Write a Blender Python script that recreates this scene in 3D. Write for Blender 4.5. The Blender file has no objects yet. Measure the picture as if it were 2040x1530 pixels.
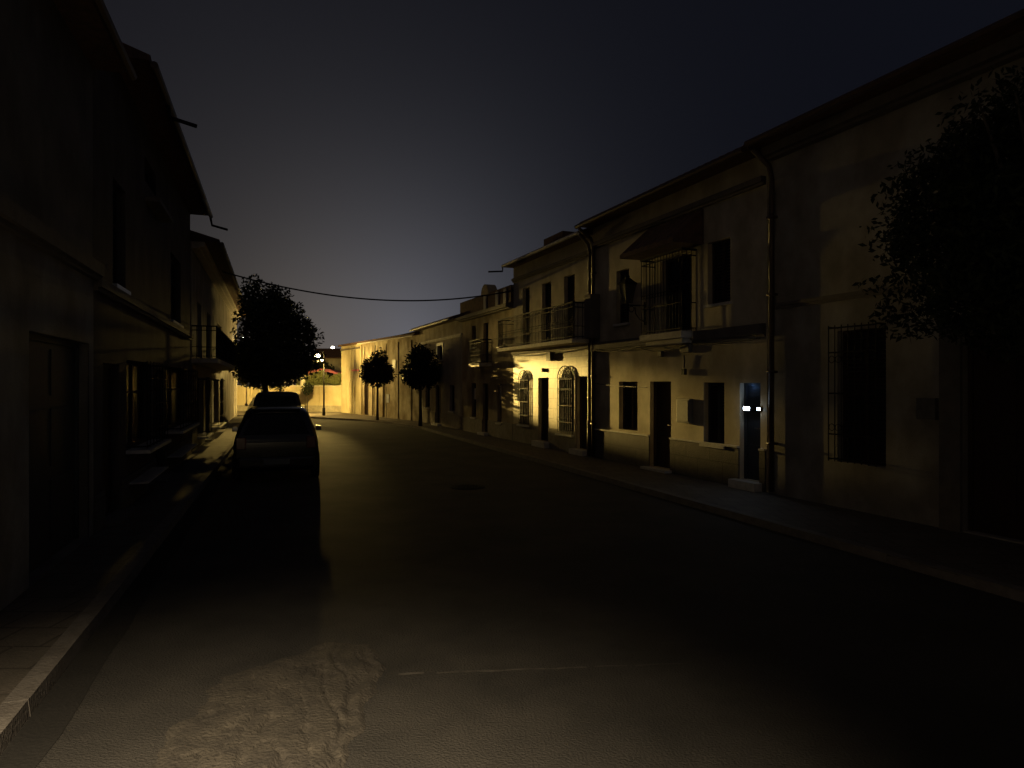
import bpy, math, random
from mathutils import Matrix
from math import radians as R, sin, cos, pi, sqrt, atan2
from mathutils import Vector, noise

random.seed(7)
S = bpy.context.scene
COL = S.collection
F = 1360.0          # focal length in photo pixels
CZ = 2.1            # camera height above the road

# ---------------------------------------------------------------- camera
cam = bpy.data.cameras.new('camera')
cam.lens = 24.0; cam.sensor_width = 36.0; cam.clip_start = 0.05; cam.clip_end = 2000
camo = bpy.data.objects.new('camera', cam); COL.objects.link(camo)
camo.location = (0, 0, CZ); camo.rotation_euler = (R(90), 0, 0)
S.camera = camo
S.view_settings.view_transform = 'Standard'
S.view_settings.look = 'None'
S.view_settings.exposure = 0.0
S.view_settings.gamma = 1.0
try:
    S.cycles.use_denoising = True
    S.cycles.max_bounces = 6
    S.cycles.sample_clamp_indirect = 2.0
except Exception:
    pass

# ---------------------------------------------------------------- world: night sky with the town's glow over the far roofs
W = bpy.data.worlds.new('World'); S.world = W; W.use_nodes = True
wn = W.node_tree; wn.nodes.clear()
def N(tree, t, **k):
    n = tree.nodes.new(t)
    for a, b in k.items():
        setattr(n, a, b)
    return n
out = N(wn, 'ShaderNodeOutputWorld'); add2 = N(wn, 'ShaderNodeAddShader')
sky = N(wn, 'ShaderNodeTexSky'); sky.sky_type = 'NISHITA'; sky.sun_disc = False
sky.sun_elevation = R(-4); sky.sun_rotation = R(-20)
b0 = N(wn, 'ShaderNodeBackground'); b0.inputs[1].default_value = 0.012
wn.links.new(sky.outputs[0], b0.inputs[0])
tc = N(wn, 'ShaderNodeTexCoord')
def glow(direction, theta0, p, col):
    d = Vector(direction).normalized()
    dot = N(wn, 'ShaderNodeVectorMath', operation='DOT_PRODUCT'); dot.inputs[1].default_value = d
    wn.links.new(tc.outputs['Generated'], dot.inputs[0])
    ac = N(wn, 'ShaderNodeMath', operation='ARCCOSINE'); wn.links.new(dot.outputs['Value'], ac.inputs[0])
    dv = N(wn, 'ShaderNodeMath', operation='DIVIDE'); dv.inputs[1].default_value = R(theta0); wn.links.new(ac.outputs[0], dv.inputs[0])
    pw = N(wn, 'ShaderNodeMath', operation='POWER'); pw.inputs[1].default_value = p; wn.links.new(dv.outputs[0], pw.inputs[0])
    ng = N(wn, 'ShaderNodeMath', operation='MULTIPLY'); ng.inputs[1].default_value = -1; wn.links.new(pw.outputs[0], ng.inputs[0])
    ex = N(wn, 'ShaderNodeMath', operation='EXPONENT'); wn.links.new(ng.outputs[0], ex.inputs[0])
    vm = N(wn, 'ShaderNodeVectorMath', operation='SCALE'); vm.inputs[0].default_value = col; wn.links.new(ex.outputs[0], vm.inputs['Scale'])
    return vm.outputs[0]
g = [glow((-.15, 1, .06), 9.0, 1.25, (.080, .086, .108)),
     glow((-.30, 1, .03), 8.0, 1.15, (.082, .062, .036)),
     glow((-.40, 1, .30), 24, 1.6, (.0060, .0059, .0062)),
     glow((-.5, -1, .4), 62, 2.0, (.027, .021, .0185)), glow((.9, -.6, .5), 50, 2.0, (.008, .0095, .012))]
base = N(wn, 'ShaderNodeVectorMath', operation='ADD'); base.inputs[0].default_value = (.0028, .0032, .0060)
wn.links.new(g[0], base.inputs[1]); cur = base.outputs[0]
for x in g[1:]:
    a = N(wn, 'ShaderNodeVectorMath', operation='ADD'); wn.links.new(cur, a.inputs[0]); wn.links.new(x, a.inputs[1]); cur = a.outputs[0]
b1 = N(wn, 'ShaderNodeBackground'); wn.links.new(cur, b1.inputs[0]); b1.inputs[1].default_value = 1.0
wn.links.new(b0.outputs[0], add2.inputs[0]); wn.links.new(b1.outputs[0], add2.inputs[1])
wn.links.new(add2.outputs[0], out.inputs[0])

# ---------------------------------------------------------------- lamp strengths (the lights themselves sit in their lamps below)
WARM = (1.0, .67, .17)
E_STREET = 1050      # post lamp at the end of the street
E_FLOOD = 60000     # its floodlight head, added to light the facades down the street
E_LEFT = 13         # wall lantern behind the tree
E_NEAR = 5800         # wall lantern just behind the photographer
E_LED = .16

# ---------------------------------------------------------------- materials
MATS = {}
def mat(name, col, rough=.8, col2=None, scale=3.0, metal=0.0, bump=0.0, bscale=40.0, stain=0.0, spec=.4, wave=None, emit=None, brick=None, stretch=(1, 1, 1), coat=0):
    if name in MATS: return MATS[name]
    m = bpy.data.materials.new(name); m.use_nodes = True; MATS[name] = m
    t = m.node_tree; bs = t.nodes['Principled BSDF']
    bs.inputs['Roughness'].default_value = rough; bs.inputs['Metallic'].default_value = metal
    bs.inputs['Specular IOR Level'].default_value = spec
    if coat: bs.inputs['Coat Weight'].default_value = coat
    c1 = (*col, 1); c2 = (*(col2 or tuple(c * .72 for c in col)), 1)
    tco = N(t, 'ShaderNodeTexCoord'); mp = N(t, 'ShaderNodeMapping'); mp.inputs['Scale'].default_value = stretch
    t.links.new(tco.outputs['Object'], mp.inputs[0])
    nz = N(t, 'ShaderNodeTexNoise'); nz.inputs['Scale'].default_value = scale; nz.inputs['Detail'].default_value = 6; nz.inputs['Roughness'].default_value = .65
    t.links.new(mp.outputs[0], nz.inputs['Vector'])
    rp = N(t, 'ShaderNodeValToRGB'); rp.color_ramp.elements[0].position = .35; rp.color_ramp.elements[1].position = .65
    rp.color_ramp.elements[0].color = c2; rp.color_ramp.elements[1].color = c1
    t.links.new(nz.outputs['Fac'], rp.inputs[0]); colo = rp.outputs[0]
    if stain:
        mp2 = N(t, 'ShaderNodeMapping'); mp2.inputs['Scale'].default_value = (.9, .9, .55)
        t.links.new(tco.outputs['Object'], mp2.inputs[0])
        n2 = N(t, 'ShaderNodeTexNoise'); n2.inputs['Scale'].default_value = 1.3; n2.inputs['Detail'].default_value = 8
        t.links.new(mp2.outputs[0], n2.inputs['Vector'])
        r2 = N(t, 'ShaderNodeValToRGB'); r2.color_ramp.elements[0].position = .42; r2.color_ramp.elements[1].position = .58
        r2.color_ramp.elements[0].color = (1 - stain, 1 - stain * 1.1, 1 - stain * 1.25, 1); r2.color_ramp.elements[1].color = (1, 1, 1, 1)
        t.links.new(n2.outputs['Fac'], r2.inputs[0])
        mx = N(t, 'ShaderNodeMix', data_type='RGBA', blend_type='MULTIPLY'); mx.inputs['Factor'].default_value = 1
        t.links.new(colo, mx.inputs['A']); t.links.new(r2.outputs[0], mx.inputs['B']); colo = mx.outputs['Result']
    hgt = None
    if brick:
        bw, bh, mort, mcol = brick
        cb = N(t, 'ShaderNodeSeparateXYZ'); t.links.new(tco.outputs['Object'], cb.inputs[0])
        cc = N(t, 'ShaderNodeCombineXYZ'); t.links.new(cb.outputs['X'], cc.inputs['X'])
        t.links.new(cb.outputs['Z' if len(name) and name[0] != '_' else 'Y'], cc.inputs['Y'])
        br = N(t, 'ShaderNodeTexBrick'); br.inputs['Scale'].default_value = 1; br.inputs['Brick Width'].default_value = bw; br.inputs['Row Height'].default_value = bh
        br.inputs['Mortar Size'].default_value = mort; br.inputs['Color1'].default_value = (1, 1, 1, 1); br.inputs['Color2'].default_value = (.82, .82, .80, 1)
        br.inputs['Mortar'].default_value = (*mcol, 1); t.links.new(cc.outputs[0], br.inputs['Vector'])
        mx = N(t, 'ShaderNodeMix', data_type='RGBA', blend_type='MULTIPLY'); mx.inputs['Factor'].default_value = 1
        t.links.new(colo, mx.inputs['A']); t.links.new(br.outputs['Color'], mx.inputs['B']); colo = mx.outputs['Result']
        hgt = br.outputs['Fac']
    t.links.new(colo, bs.inputs['Base Color'])
    if bump:
        n3 = N(t, 'ShaderNodeTexNoise'); n3.inputs['Scale'].default_value = bscale; n3.inputs['Detail'].default_value = 5
        t.links.new(tco.outputs['Object'], n3.inputs['Vector'])
        bp = N(t, 'ShaderNodeBump'); bp.inputs['Strength'].default_value = bump; bp.inputs['Distance'].default_value = .02
        t.links.new(n3.outputs['Fac'], bp.inputs['Height']); t.links.new(bp.outputs[0], bs.inputs['Normal'])
    if emit:
        bs.inputs['Emission Color'].default_value = (*emit[0], 1); bs.inputs['Emission Strength'].default_value = emit[1]
    return m
cream = mat('cream plaster', (.55, .50, .40), .9, scale=1.6, bump=.4, stain=.25)
rough_cream = mat('weathered plaster', (.58, .51, .38), .9, (.40, .34, .24), scale=2.2, bump=.6, stain=.5)
white = mat('white plaster', (.62, .56, .43), .88, scale=1.2, bump=.3, stain=.28)
ochre = mat('ochre plaster', (.58, .48, .30), .9, scale=2.0, bump=.5, stain=.4)
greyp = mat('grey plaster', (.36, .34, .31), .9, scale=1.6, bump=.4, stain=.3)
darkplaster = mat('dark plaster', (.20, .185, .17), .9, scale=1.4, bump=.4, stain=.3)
tiled = mat('tiled wall', (.62, .54, .38), .55, (.50, .42, .27), scale=4, bump=.15, brick=(.62, .31, .012, (.55, .5, .45)), stain=.2)
plinth_stone = mat('plinth stone', (.13, .115, .105), .8, scale=6, bump=.4, brick=(.8, .43, .012, (.6, .58, .55)))
plinth_pale = mat('pale plinth', (.40, .36, .28), .8, scale=6, bump=.4, stain=.2)
trim = mat('pale trim', (.62, .58, .50), .7, scale=5, bump=.2)
darktrim = mat('dark moulding', (.16, .14, .125), .8, scale=5, bump=.3)
metalwhite = mat('white gutter', (.70, .68, .62), .5, scale=4)
marble = mat('marble sill', (.72, .70, .66), .3, scale=9)
rooftile = mat('roof tiles', (.16, .085, .06), .9, (.08, .05, .04), scale=7, bump=.5)
wood = mat('dark wood', (.045, .026, .018), .6, (.028, .017, .012), scale=9, stretch=(6, 6, .6), bump=.2)
wood2 = mat('grey blue door paint', (.045, .052, .065), .55, scale=6, stretch=(4, 4, .5))
shutter = mat('louvred shutter', (.028, .02, .016), .7, scale=8)
glass = mat('dark glass', (.012, .012, .014), .25, scale=2, spec=.25)
blind = mat('pale roller blind', (.66, .62, .52), .6, scale=6, stretch=(1, 1, 12))
iron = mat('wrought iron', (.010, .0095, .009), .75, scale=12, spec=.2)
plastic = mat('grey meter box', (.16, .15, .14), .6, scale=8)
cablem = mat('black cable', (.015, .015, .016), .6)
pipe = mat('brown drainpipe', (.085, .05, .035), .5, scale=8, spec=.5)
asphalt = mat('asphalt', (.046, .041, .037), .85, (.022, .020, .019), scale=.9, bump=1.0, bscale=60)
soil = mat('ground soil', (.05, .045, .035), .95, bump=.6, bscale=5)
kerb_shade_mat = mat('gutter dirt', (.016, .014, .013), .9, scale=3, bump=.6)  # dark tone stands in for the kerb's shadow
patchm = mat('crumbled cement', (.062, .053, .043), .9, (.034, .029, .025), scale=5, bump=.9, bscale=45)
paint = mat('worn road paint', (.095, .086, .077), .8, (.05, .045, .04), scale=9, bump=.4)
pave = mat('_pavement tiles', (.135, .115, .10), .75, (.10, .087, .075), scale=2.5, bump=.5, brick=(.4, .4, .012, (.5, .5, .5)))
kerbm = mat('kerb stone', (.19, .17, .155), .8, (.12, .105, .095), scale=5, bump=.5)
kerbd = mat('kerb joints', (.04, .036, .033), .9)
leafm = mat('orange tree leaf', (.050, .060, .022), .55, (.028, .036, .014), scale=6, spec=.5)
leafd = mat('dark leaf', (.026, .032, .016), .7, (.014, .018, .010), scale=6, spec=.12)
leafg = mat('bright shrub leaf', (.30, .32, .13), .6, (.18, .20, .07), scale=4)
bark = mat('bark', (.09, .07, .05), .9, (.05, .04, .03), scale=20, bump=.8, stretch=(1, 1, .3))
endwall = mat('yellow rendered wall', (.58, .50, .33), .9, (.50, .42, .26), scale=1.2, bump=.3, stain=.15)
pink = mat('pink canvas', (.75, .24, .30), .7, (.65, .18, .24), scale=4)
carpaint = mat('black car paint', (.018, .017, .018), .22, (.014, .013, .014), scale=2, metal=.4, coat=.6)
carpaint2 = mat('dark grey van paint', (.05, .047, .045), .35, scale=2, metal=.3, coat=.4)
carpaint3 = mat('silver car paint', (.32, .31, .29), .3, scale=2, metal=.5, coat=.4)
rubber = mat('tyre rubber', (.015, .015, .015), .85)
rimm = mat('wheel rim', (.18, .18, .18), .4, metal=.8)
redlight = mat('red tail light glass', (.16, .012, .01), .2, spec=.6)
clearlight = mat('clear lamp glass', (.45, .45, .45), .15, spec=.6)
plate = mat('number plate', (.25, .25, .23), .6)
bulbm = mat('glowing bulb', (1, .9, .7), .5, emit=((1, .86, .55), 60))
bulb2 = mat('glowing far bulb', (1, .9, .7), .5, emit=((1, .9, .7), 25))
ledm = mat('glowing led', (.8, .9, 1), .5, emit=((.66, .82, 1), 40))
lampglass = mat('unlit lantern glass', (.10, .095, .08), .25, spec=.5)

# ---------------------------------------------------------------- mesh builder in facade coordinates (along, outward, up)
class MB:
    def __init__(s, sgn=1):
        s.v = []; s.f = []; s.s = sgn; s.mi = []; s.m = 0
    def vert(s, a, o, z): s.v.append((a, o * s.s, z)); return len(s.v) - 1
    def face(s, *i): s.f.append(i); s.mi.append(s.m)
    def quad(s, a, b, c, d): s.face(*[s.vert(*p) for p in (a, b, c, d)])
    def box(s, a0, a1, o0, o1, z0, z1):
        i = [s.vert(a, o, z) for z in (z0, z1) for a, o in ((a0, o0), (a1, o0), (a1, o1), (a0, o1))]
        for q in ((0, 3, 2, 1), (4, 5, 6, 7), (0, 1, 5, 4), (1, 2, 6, 5), (2, 3, 7, 6), (3, 0, 4, 7)):
            s.face(*[i[k] for k in q])
    def tube(s, pts, r, n=8, cap=True):
        P = [Vector((p[0], p[1] * s.s, p[2])) for p in pts]
        rr = r if isinstance(r, (list, tuple)) else [r] * len(P)
        rings = []; ref = None
        for k, p in enumerate(P):
            d = (P[min(k + 1, len(P) - 1)] - P[max(k - 1, 0)]).normalized()
            if ref is None:
                ref = d.orthogonal().normalized()
            ref = (ref - d * ref.dot(d)).normalized(); b = d.cross(ref)
            ring = []
            for j in range(n):
                a = 2 * pi * j / n; q = p + (ref * cos(a) + b * sin(a)) * rr[k]
                s.v.append(tuple(q)); ring.append(len(s.v) - 1)
            rings.append(ring)
        for k in range(len(rings) - 1):
            for j in range(n):
                s.face(rings[k][j], rings[k][(j + 1) % n], rings[k + 1][(j + 1) % n], rings[k + 1][j])
        if cap:
            s.face(*rings[0][::-1]); s.face(*rings[-1])
    def lathe(s, prof, n=16, c=(0, 0)):
        rings = []
        for r, z in prof:
            rings.append([s.vert(c[0] + r * cos(2 * pi * j / n), c[1] + r * sin(2 * pi * j / n), z) for j in range(n)])
        for k in range(len(rings) - 1):
            for j in range(n):
                s.face(rings[k][j], rings[k][(j + 1) % n], rings[k + 1][(j + 1) % n], rings[k + 1][j])
        s.face(*rings[0][::-1]); s.face(*rings[-1])
    def build(s, name, mats, parent=None, smooth=False, bevel=0):
        me = bpy.data.meshes.new(name); me.from_pydata(s.v, [], s.f)
        if not isinstance(mats, (list, tuple)): mats = [mats]
        for m in mats: me.materials.append(m)
        if len(mats) > 1: me.polygons.foreach_set('material_index', s.mi)
        if smooth: me.polygons.foreach_set('use_smooth', [True] * len(me.polygons))
        me.update()
        o = bpy.data.objects.new(name, me); COL.objects.link(o)
        if parent is not None: o.parent = parent
        if bevel:
            b = o.modifiers.new('bevel', 'BEVEL'); b.width = bevel; b.segments = 2; b.limit_method = 'ANGLE'
        return o
def tag(o, label=None, cat=None, group=None, kind=None):
    if label: o['label'] = label
    if cat: o['category'] = cat
    if group: o['group'] = group
    if kind: o['kind'] = kind
    return o
def empty(name, loc, rz=0):
    o = bpy.data.objects.new(name, None); COL.objects.link(o); o.location = loc; o.rotation_euler = (0, 0, rz); o.empty_display_size = .3
    return o
def light(kind, name, loc, energy, col, parent=None, **k):
    l = bpy.data.lights.new(name, kind); l.energy = energy; l.color = col
    for a, b in k.items(): setattr(l, a, b)
    o = bpy.data.objects.new(name, l); COL.objects.link(o); o.location = loc
    if parent is not None: o.parent = parent
    return o
def aim(o, frm, to):
    o.rotation_euler = (Vector(to) - Vector(frm)).to_track_quat('-Z', 'Y').to_euler()
def copy_tree(o, parent=None):
    kids = list(o.children)
    c = o.copy(); COL.objects.link(c)
    if parent is not None: c.parent = parent
    for ch in kids: copy_tree(ch, c)
    return c

# ---------------------------------------------------------------- the lines the facades stand on
class Line:
    def __init__(s, origin, d, sgn):
        n = sqrt(d[0] ** 2 + d[1] ** 2); s.o = origin; s.d = (d[0] / n, d[1] / n); s.s = sgn
        s.n = (-s.d[1] * sgn, s.d[0] * sgn)          # outward, to the street
        s.rz = atan2(s.d[1], s.d[0])
    def u(s, x, out=0):                               # where a column of the photograph meets the facade
        k = (x - 1020) / F; ox = s.o[0] + s.n[0] * out; oy = s.o[1] + s.n[1] * out
        return (k * oy - ox) / (s.d[0] - k * s.d[1])
    def depth(s, u, out=0): return s.o[1] + s.d[1] * u + s.n[1] * out
    def z(s, x, y, out=0): return CZ + (765 - y) * s.depth(s.u(x, out), out) / F
    def P(s, u, out=0, z=0): return (s.o[0] + s.d[0] * u + s.n[0] * out, s.o[1] + s.d[1] * u + s.n[1] * out, z)
LR = Line((9.8, 0), (-.4044, 1), 1)
LF = Line((-4.96, 36.5), (-.61, 1), 1)
LL = Line((-2.4, 0), (-.349, 1), -1)
LE = Line((-12.25, 49.0), (-1, .12), 1)
PZ = .10

# ---------------------------------------------------------------- houses
def wall_mesh(mb, L, H, ops, depth, rev=.2, z0=0.0):
    us = sorted(set([0, L] + [q for o in ops for q in (o[0], o[1])])); zs = sorted(set([z0, H] + [q for o in ops for q in (o[2], o[3])]))
    us = [u for u in us if 0 <= u <= L]; zs = [z for z in zs if z0 <= z <= H]
    for i in range(len(us) - 1):
        for j in range(len(zs) - 1):
            cu = (us[i] + us[i + 1]) / 2; cz = (zs[j] + zs[j + 1]) / 2
            if any(o[0] < cu < o[1] and o[2] < cz < o[3] for o in ops): continue
            mb.quad((us[i], 0, zs[j]), (us[i + 1], 0, zs[j]), (us[i + 1], 0, zs[j + 1]), (us[i], 0, zs[j + 1]))
    for a, b, c, d in [o[:4] for o in ops]:
        a = max(a, 0); b = min(b, L)
        mb.quad((a, 0, c), (a, 0, d), (a, -rev, d), (a, -rev, c)); mb.quad((b, 0, c), (b, 0, d), (b, -rev, d), (b, -rev, c))
        mb.quad((a, 0, c), (b, 0, c), (b, -rev, c), (a, -rev, c)); mb.quad((a, 0, d), (b, 0, d), (b, -rev, d), (a, -rev, d))
        mb.quad((a, -rev, c), (b, -rev, c), (b, -rev, d), (a, -rev, d))
    D = -depth
    mb.quad((0, D, z0), (L, D, z0), (L, D, H), (0, D, H))
    mb.quad((0, 0, z0), (0, D, z0), (0, D, H), (0, 0, H)); mb.quad((L, 0, z0), (L, D, z0), (L, D, H), (L, 0, H))
    mb.quad((0, 0, H), (L, 0, H), (L, D, H), (0, D, H))
def tile_roof(par, sg, L, H, over, depth, rise, mt=rooftile, name='roof', hip=0, a0=0.0):
    mb = MB(sg); n = max(8, int((L - a0) / .22) * 4); half = depth / 2
    rows = [(over, H + .02), (-half, H + rise)]
    ids = []
    for k in range(n + 1):
        a = a0 + (L - a0) * k / n; w = .035 * abs(sin(pi * (a - a0) / .22))
        hh = 1.0
        if hip: hh = min(1, max(0, (L - a) / hip))
        ids.append([mb.vert(a, over, H + .05 + w), mb.vert(a, -half, H + .05 + rise * hh + w), mb.vert(a, over, H - .03), mb.vert(a, -depth, H + .0)])
    for k in range(n):
        p, q = ids[k], ids[k + 1]
        mb.face(p[0], q[0], q[1], p[1]); mb.face(p[2], q[2], q[0], p[0]); mb.face(p[1], q[1], q[3], p[3]); mb.face(p[3], q[3], q[2], p[2])
    mb.face(ids[0][0], ids[0][1], ids[0][3], ids[0][2]); mb.face(ids[-1][0], ids[-1][2], ids[-1][3], ids[-1][1])
    return mb.build(name, mt, par)
def grille(par, sg, a, b, c, d, out=.14, arch=False, bars=6, rings=True):
    mb = MB(sg); n = bars
    for k in range(n + 1):
        u = a + (b - a) * k / n; mb.tube([(u, out, c), (u, out, d)], .009, 5)
    for z in [c + (d - c) * t for t in (.02, .2, .5, .8, .98)]:
        mb.box(a - .01, b + .01, out - .006, out + .006, z - .012, z + .012)
    for u in (a, b):
        for z in (c + .03, d - .03): mb.box(u - .012, u + .012, -.02, out, z - .012, z + .012)
    if arch:
        m = (a + b) / 2; r = (b - a) / 2
        mb.tube([(m + r * cos(t), out, d + r * .75 * sin(t)) for t in [pi * k / 12 for k in range(13)]], .016, 6)
        for rr in (.45, .72):
            mb.tube([(m + r * rr * cos(t), out, d + r * .75 * rr * sin(t)) for t in [pi * k / 10 for k in range(11)]], .010, 5)
        for t in [pi * k / 8 for k in range(1, 8)]:
            mb.tube([(m, out, d), (m + r * cos(t), out, d + r * .75 * sin(t))], .008, 5)
    if rings:
        for k in range(n):
            u = a + (b - a) * (k + .5) / n; r = (b - a) / n * .45
            for z in (c + (d - c) * .25, c + (d - c) * .75):
                mb.tube([(u + r * cos(t), out, z + r * sin(t)) for t in [2 * pi * q / 8 for q in range(9)]], .006, 4, False)
    return mb.build('grille', iron, par)
def window(par, sg, a, b, c, d, style='glass', sill=True, gr=None, frame_mat=None, surround=None, blind_part=None, label=None):
    fm = frame_mat or wood; w = b - a
    mb = MB(sg); t = .055
    mb.box(a, b, -.19, -.12, c, c + t); mb.box(a, b, -.19, -.12, d - t, d)
    mb.box(a, a + t, -.19, -.12, c + t, d - t); mb.box(b - t, b, -.19, -.12, c + t, d - t)
    mb.box((a + b) / 2 - t / 2, (a + b) / 2 + t / 2, -.185, -.115, c + t, d - t)
    if d - c > 1.4: mb.box(a + t, b - t, -.183, -.125, c + (d - c) * .62, c + (d - c) * .62 + .04)
    wn_ = mb.build('window', fm, par)
    if label: wn_['label'] = label
    p = MB(sg)
    if style == 'louvre':
        k = int((d - c) / .07)
        for i in range(k):
            z = c + .06 + (d - c - .12) * i / k
            p.quad((a + t, -.12, z), (b - t, -.12, z), (b - t, -.16, z + .06), (a + t, -.16, z + .06))
        p.build('shutter', shutter, wn_)
    else:
        p.box(a + t, b - t, -.16, -.15, c + t, d - t); p.build('pane', glass, wn_)
    if blind_part:
        q = MB(sg); z0 = c + (d - c) * blind_part[0]; z1 = c + (d - c) * blind_part[1]
        q.box(a + .02, b - .02, -.10, -.08, z0, z1); q.build('roller_blind', blind, wn_)
    if sill:
        q = MB(sg); q.box(a - .06, b + .06, -.12, .07 if not gr else gr.get('out', .14) + .06, c - .06, c - .003); q.build('sill', marble, wn_)
    if surround:
        q = MB(sg); e = .12
        q.box(a - e, a - .002, 0, .03, c, d + e); q.box(b + .002, b + e, 0, .03, c, d + e); q.box(a - .002, b + .002, 0, .03, d + .002, d + e); q.build('frame', surround, wn_)
    if gr: grille(wn_, sg, a + .01, b - .01, c + .02, d - .02 + gr.get('up', 0), **{k: v for k, v in gr.items() if k != 'up'})
    return wn_
def door(par, sg, a, b, c, d, mt=None, step=True,  leaves=1, label=None, panels=True, name='door'):
    mt = mt or wood; mb = MB(sg)
    mb.box(a, a + .06, -.19, -.10, c, d); mb.box(b - .06, b, -.19, -.10, c, d); mb.box(a + .06, b - .06, -.19, -.10, d - .06, d)
    mb.box(a + .06, b - .06, -.17, -.14, c, d - .06)
    if panels:
        w = (b - a - .12) / leaves
        for l in range(leaves):
            for z0, z1 in ((.08, .36), (.42, .68), (.74, .95)):
                mb.box(a + .06 + w * l + .08, a + .06 + w * (l + 1) - .08, -.14, -.125, c + (d - c) * z0, c + (d - c) * z1)
    else:
        k = int((d - c) / .12)
        for i in range(k): mb.box(a + .07, b - .07, -.14, -.13, c + .02 + i * .12, c + .11 + i * .12)
    o = mb.build(name, mt, par)
    if label: o['label'] = label
    h = MB(sg); h.tube([(a + .13, -.12, c + 1.0), (a + .13, -.06, c + 1.0), (a + .22, -.06, c + 1.0)], .012, 6); h.build('handle', rimm, o)
    if step:
        q = MB(sg); q.box(a - .08, b + .08, -.05, .22, 0.003, max(.05, c - .002)); q.build('doorstep', marble if sg > 0 else darktrim, o)
    return o
def railing(par, sg, a, b, out, z0, z1, n=None, name='railing', sides=(True, True), deco=True):
    mb = MB(sg); n = n or int((b - a) / .11)
    path = []
    for k in range(n + 1): path.append((a + (b - a) * k / n, out))
    m = max(2, int(out / .12))
    if sides[0]: path += [(a, out * k / m) for k in range(m)]
    if sides[1]: path += [(b, out * k / m) for k in range(m)]
    for u, o in path: mb.tube([(u, o, z0), (u, o, z1)], .009, 5)
    for z in (z0 + .06, z0 + (z1 - z0) * .35, z1 - .12):
        mb.box(a, b, out - .008, out + .008, z - .01, z + .01)
        if sides[0]: mb.box(a - .008, a + .008, 0, out, z - .01, z + .01)
        if sides[1]: mb.box(b - .008, b + .008, 0, out, z - .01, z + .01)
    mb.box(a - .02, b + .02, out - .025, out + .025, z1 - .01, z1 + .025)
    for q, u in ((sides[0], a), (sides[1], b)):
        if q: mb.box(u - .025, u + .025, 0, out - .03, z1 - .012, z1 + .022)
    if deco:
        for k in range(n):
            u = a + (b - a) * (k + .5) / n; r = .045; z = z0 + (z1 - z0) * .5
            mb.tube([(u + r * cos(t), out, z + r * sin(t)) for t in [2 * pi * q / 8 for q in range(9)]], .006, 4, False)
    return mb.build(name, iron, par)
def house(name, label, line, xa, xb, H, wmat, ops, over=.45, depth=7, plinth=None, rise=1.7, group=None, roofm=rooftile, ua=None, ub=None, roof=True, hip=0, cat='house', roof_from=0.0):
    ua = line.u(xa) if ua is None else ua; ub = line.u(xb) if ub is None else ub; L = ub - ua
    r = empty(name, line.P(ua, 0, PZ), line.rz); tag(r, label, cat, group)
    H -= PZ; sg = line.s
    mb = MB(sg); wall_mesh(mb, L, H, ops, depth); mb.build('wall', wmat, r)
    if plinth:
        ph, pm, cap = plinth; doors = sorted([(o[0], o[1]) for o in ops if o[2] < ph - .1]); q = MB(sg); a = 0.02
        for d0, d1 in doors + [(L - .02, L)]:
            if d0 > a + .02: q.box(a, d0 - .003, 0, .035, 0, ph)
            a = d1 + .003
        po = q.build('plinth', pm, r)
        if cap:
            q = MB(sg); a = .02
            for d0, d1 in doors + [(L - .02, L)]:
                if d0 > a + .02: q.box(a, d0 - .003, 0, .06, ph + .001, ph + .035)
                a = d1 + .003
            q.build('trim', cap, po)
    if roof: tile_roof(r, sg, L, H, over, depth, rise, roofm, hip=hip, a0=roof_from)
    return r, ua, L
def opx(line, ua, x0, x1, z0, z1):
    """opening from two photo columns (far one first) and two heights above the road"""
    p, q = sorted((line.u(x0) - ua, line.u(x1) - ua)); return (p, q, z0 - PZ, z1 - PZ)
def gutter(par, sg, a, b, out, z, mt, r=.06, name='gutter'):
    mb = MB(sg); mb.tube([(a, out, z), (b, out, z)], r, 8); return mb.build(name, mt, par)
def cornice(par, sg, a, b, out, z0, z1, mt, name='cornice'):
    mb = MB(sg); mb.box(a, b, 0.001, out, z0, z1); mb.box(a, b, 0.001, out * .6, z0 - .05, z0 - .001); return mb.build(name, mt, par)

# --- R1: near house on the right
ua = LR.u(1528); uz = -2.0
r1_ua = -2.0
o1 = [opx(LR, r1_ua, 1668, 1765, .84, 2.96), opx(LR, r1_ua, 1918, 2150, .12, 2.75), (1.0, 2.0, .9, 2.7), opx(LR, r1_ua, 1880, 1980, 3.95, 5.3)]
r, u0, L = house('townhouse', 'dull cream house nearest on the right, half hidden by the dark tree crown', LR, 0, 0, 6.42, greyp, o1, over=.5, ua=r1_ua, ub=LR.u(1534), plinth=None)
window(r, 1, *o1[0], style='louvre', sill=False, gr=dict(out=.2, bars=7, up=.1), label='tall window behind a bulging iron grille')
door(r, 1, *o1[1], leaves=2, step=False, label='wide double garage door', name='garage_door')
q = MB(1); a, b, c, d = o1[1]; q.box(b + .002, b + .3, 0, .05, 0, d + .22); q.box(a - .3, a - .002, 0, .05, 0, d + .22); q.box(a - .002, b + .002, 0, .05, d + .002, d + .22); q.build('door_surround', darktrim, r)
window(r, 1, *o1[2]); window(r, 1, *o1[3], style='louvre')
cornice(r, 1, .02, L - .05, .05, 3.40, 3.46, darktrim, 'string_course')
cornice(r, 1, .02, L - .05, .25, 6.12, 6.28, darktrim)
gutter(r, 1, .02, L - .02, .56, 6.32, pipe)
q = MB(1); q.box(b + .34, b + .62, .0, .08, 1.5, 1.8); q.build('meter_box', plastic, r)

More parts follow.
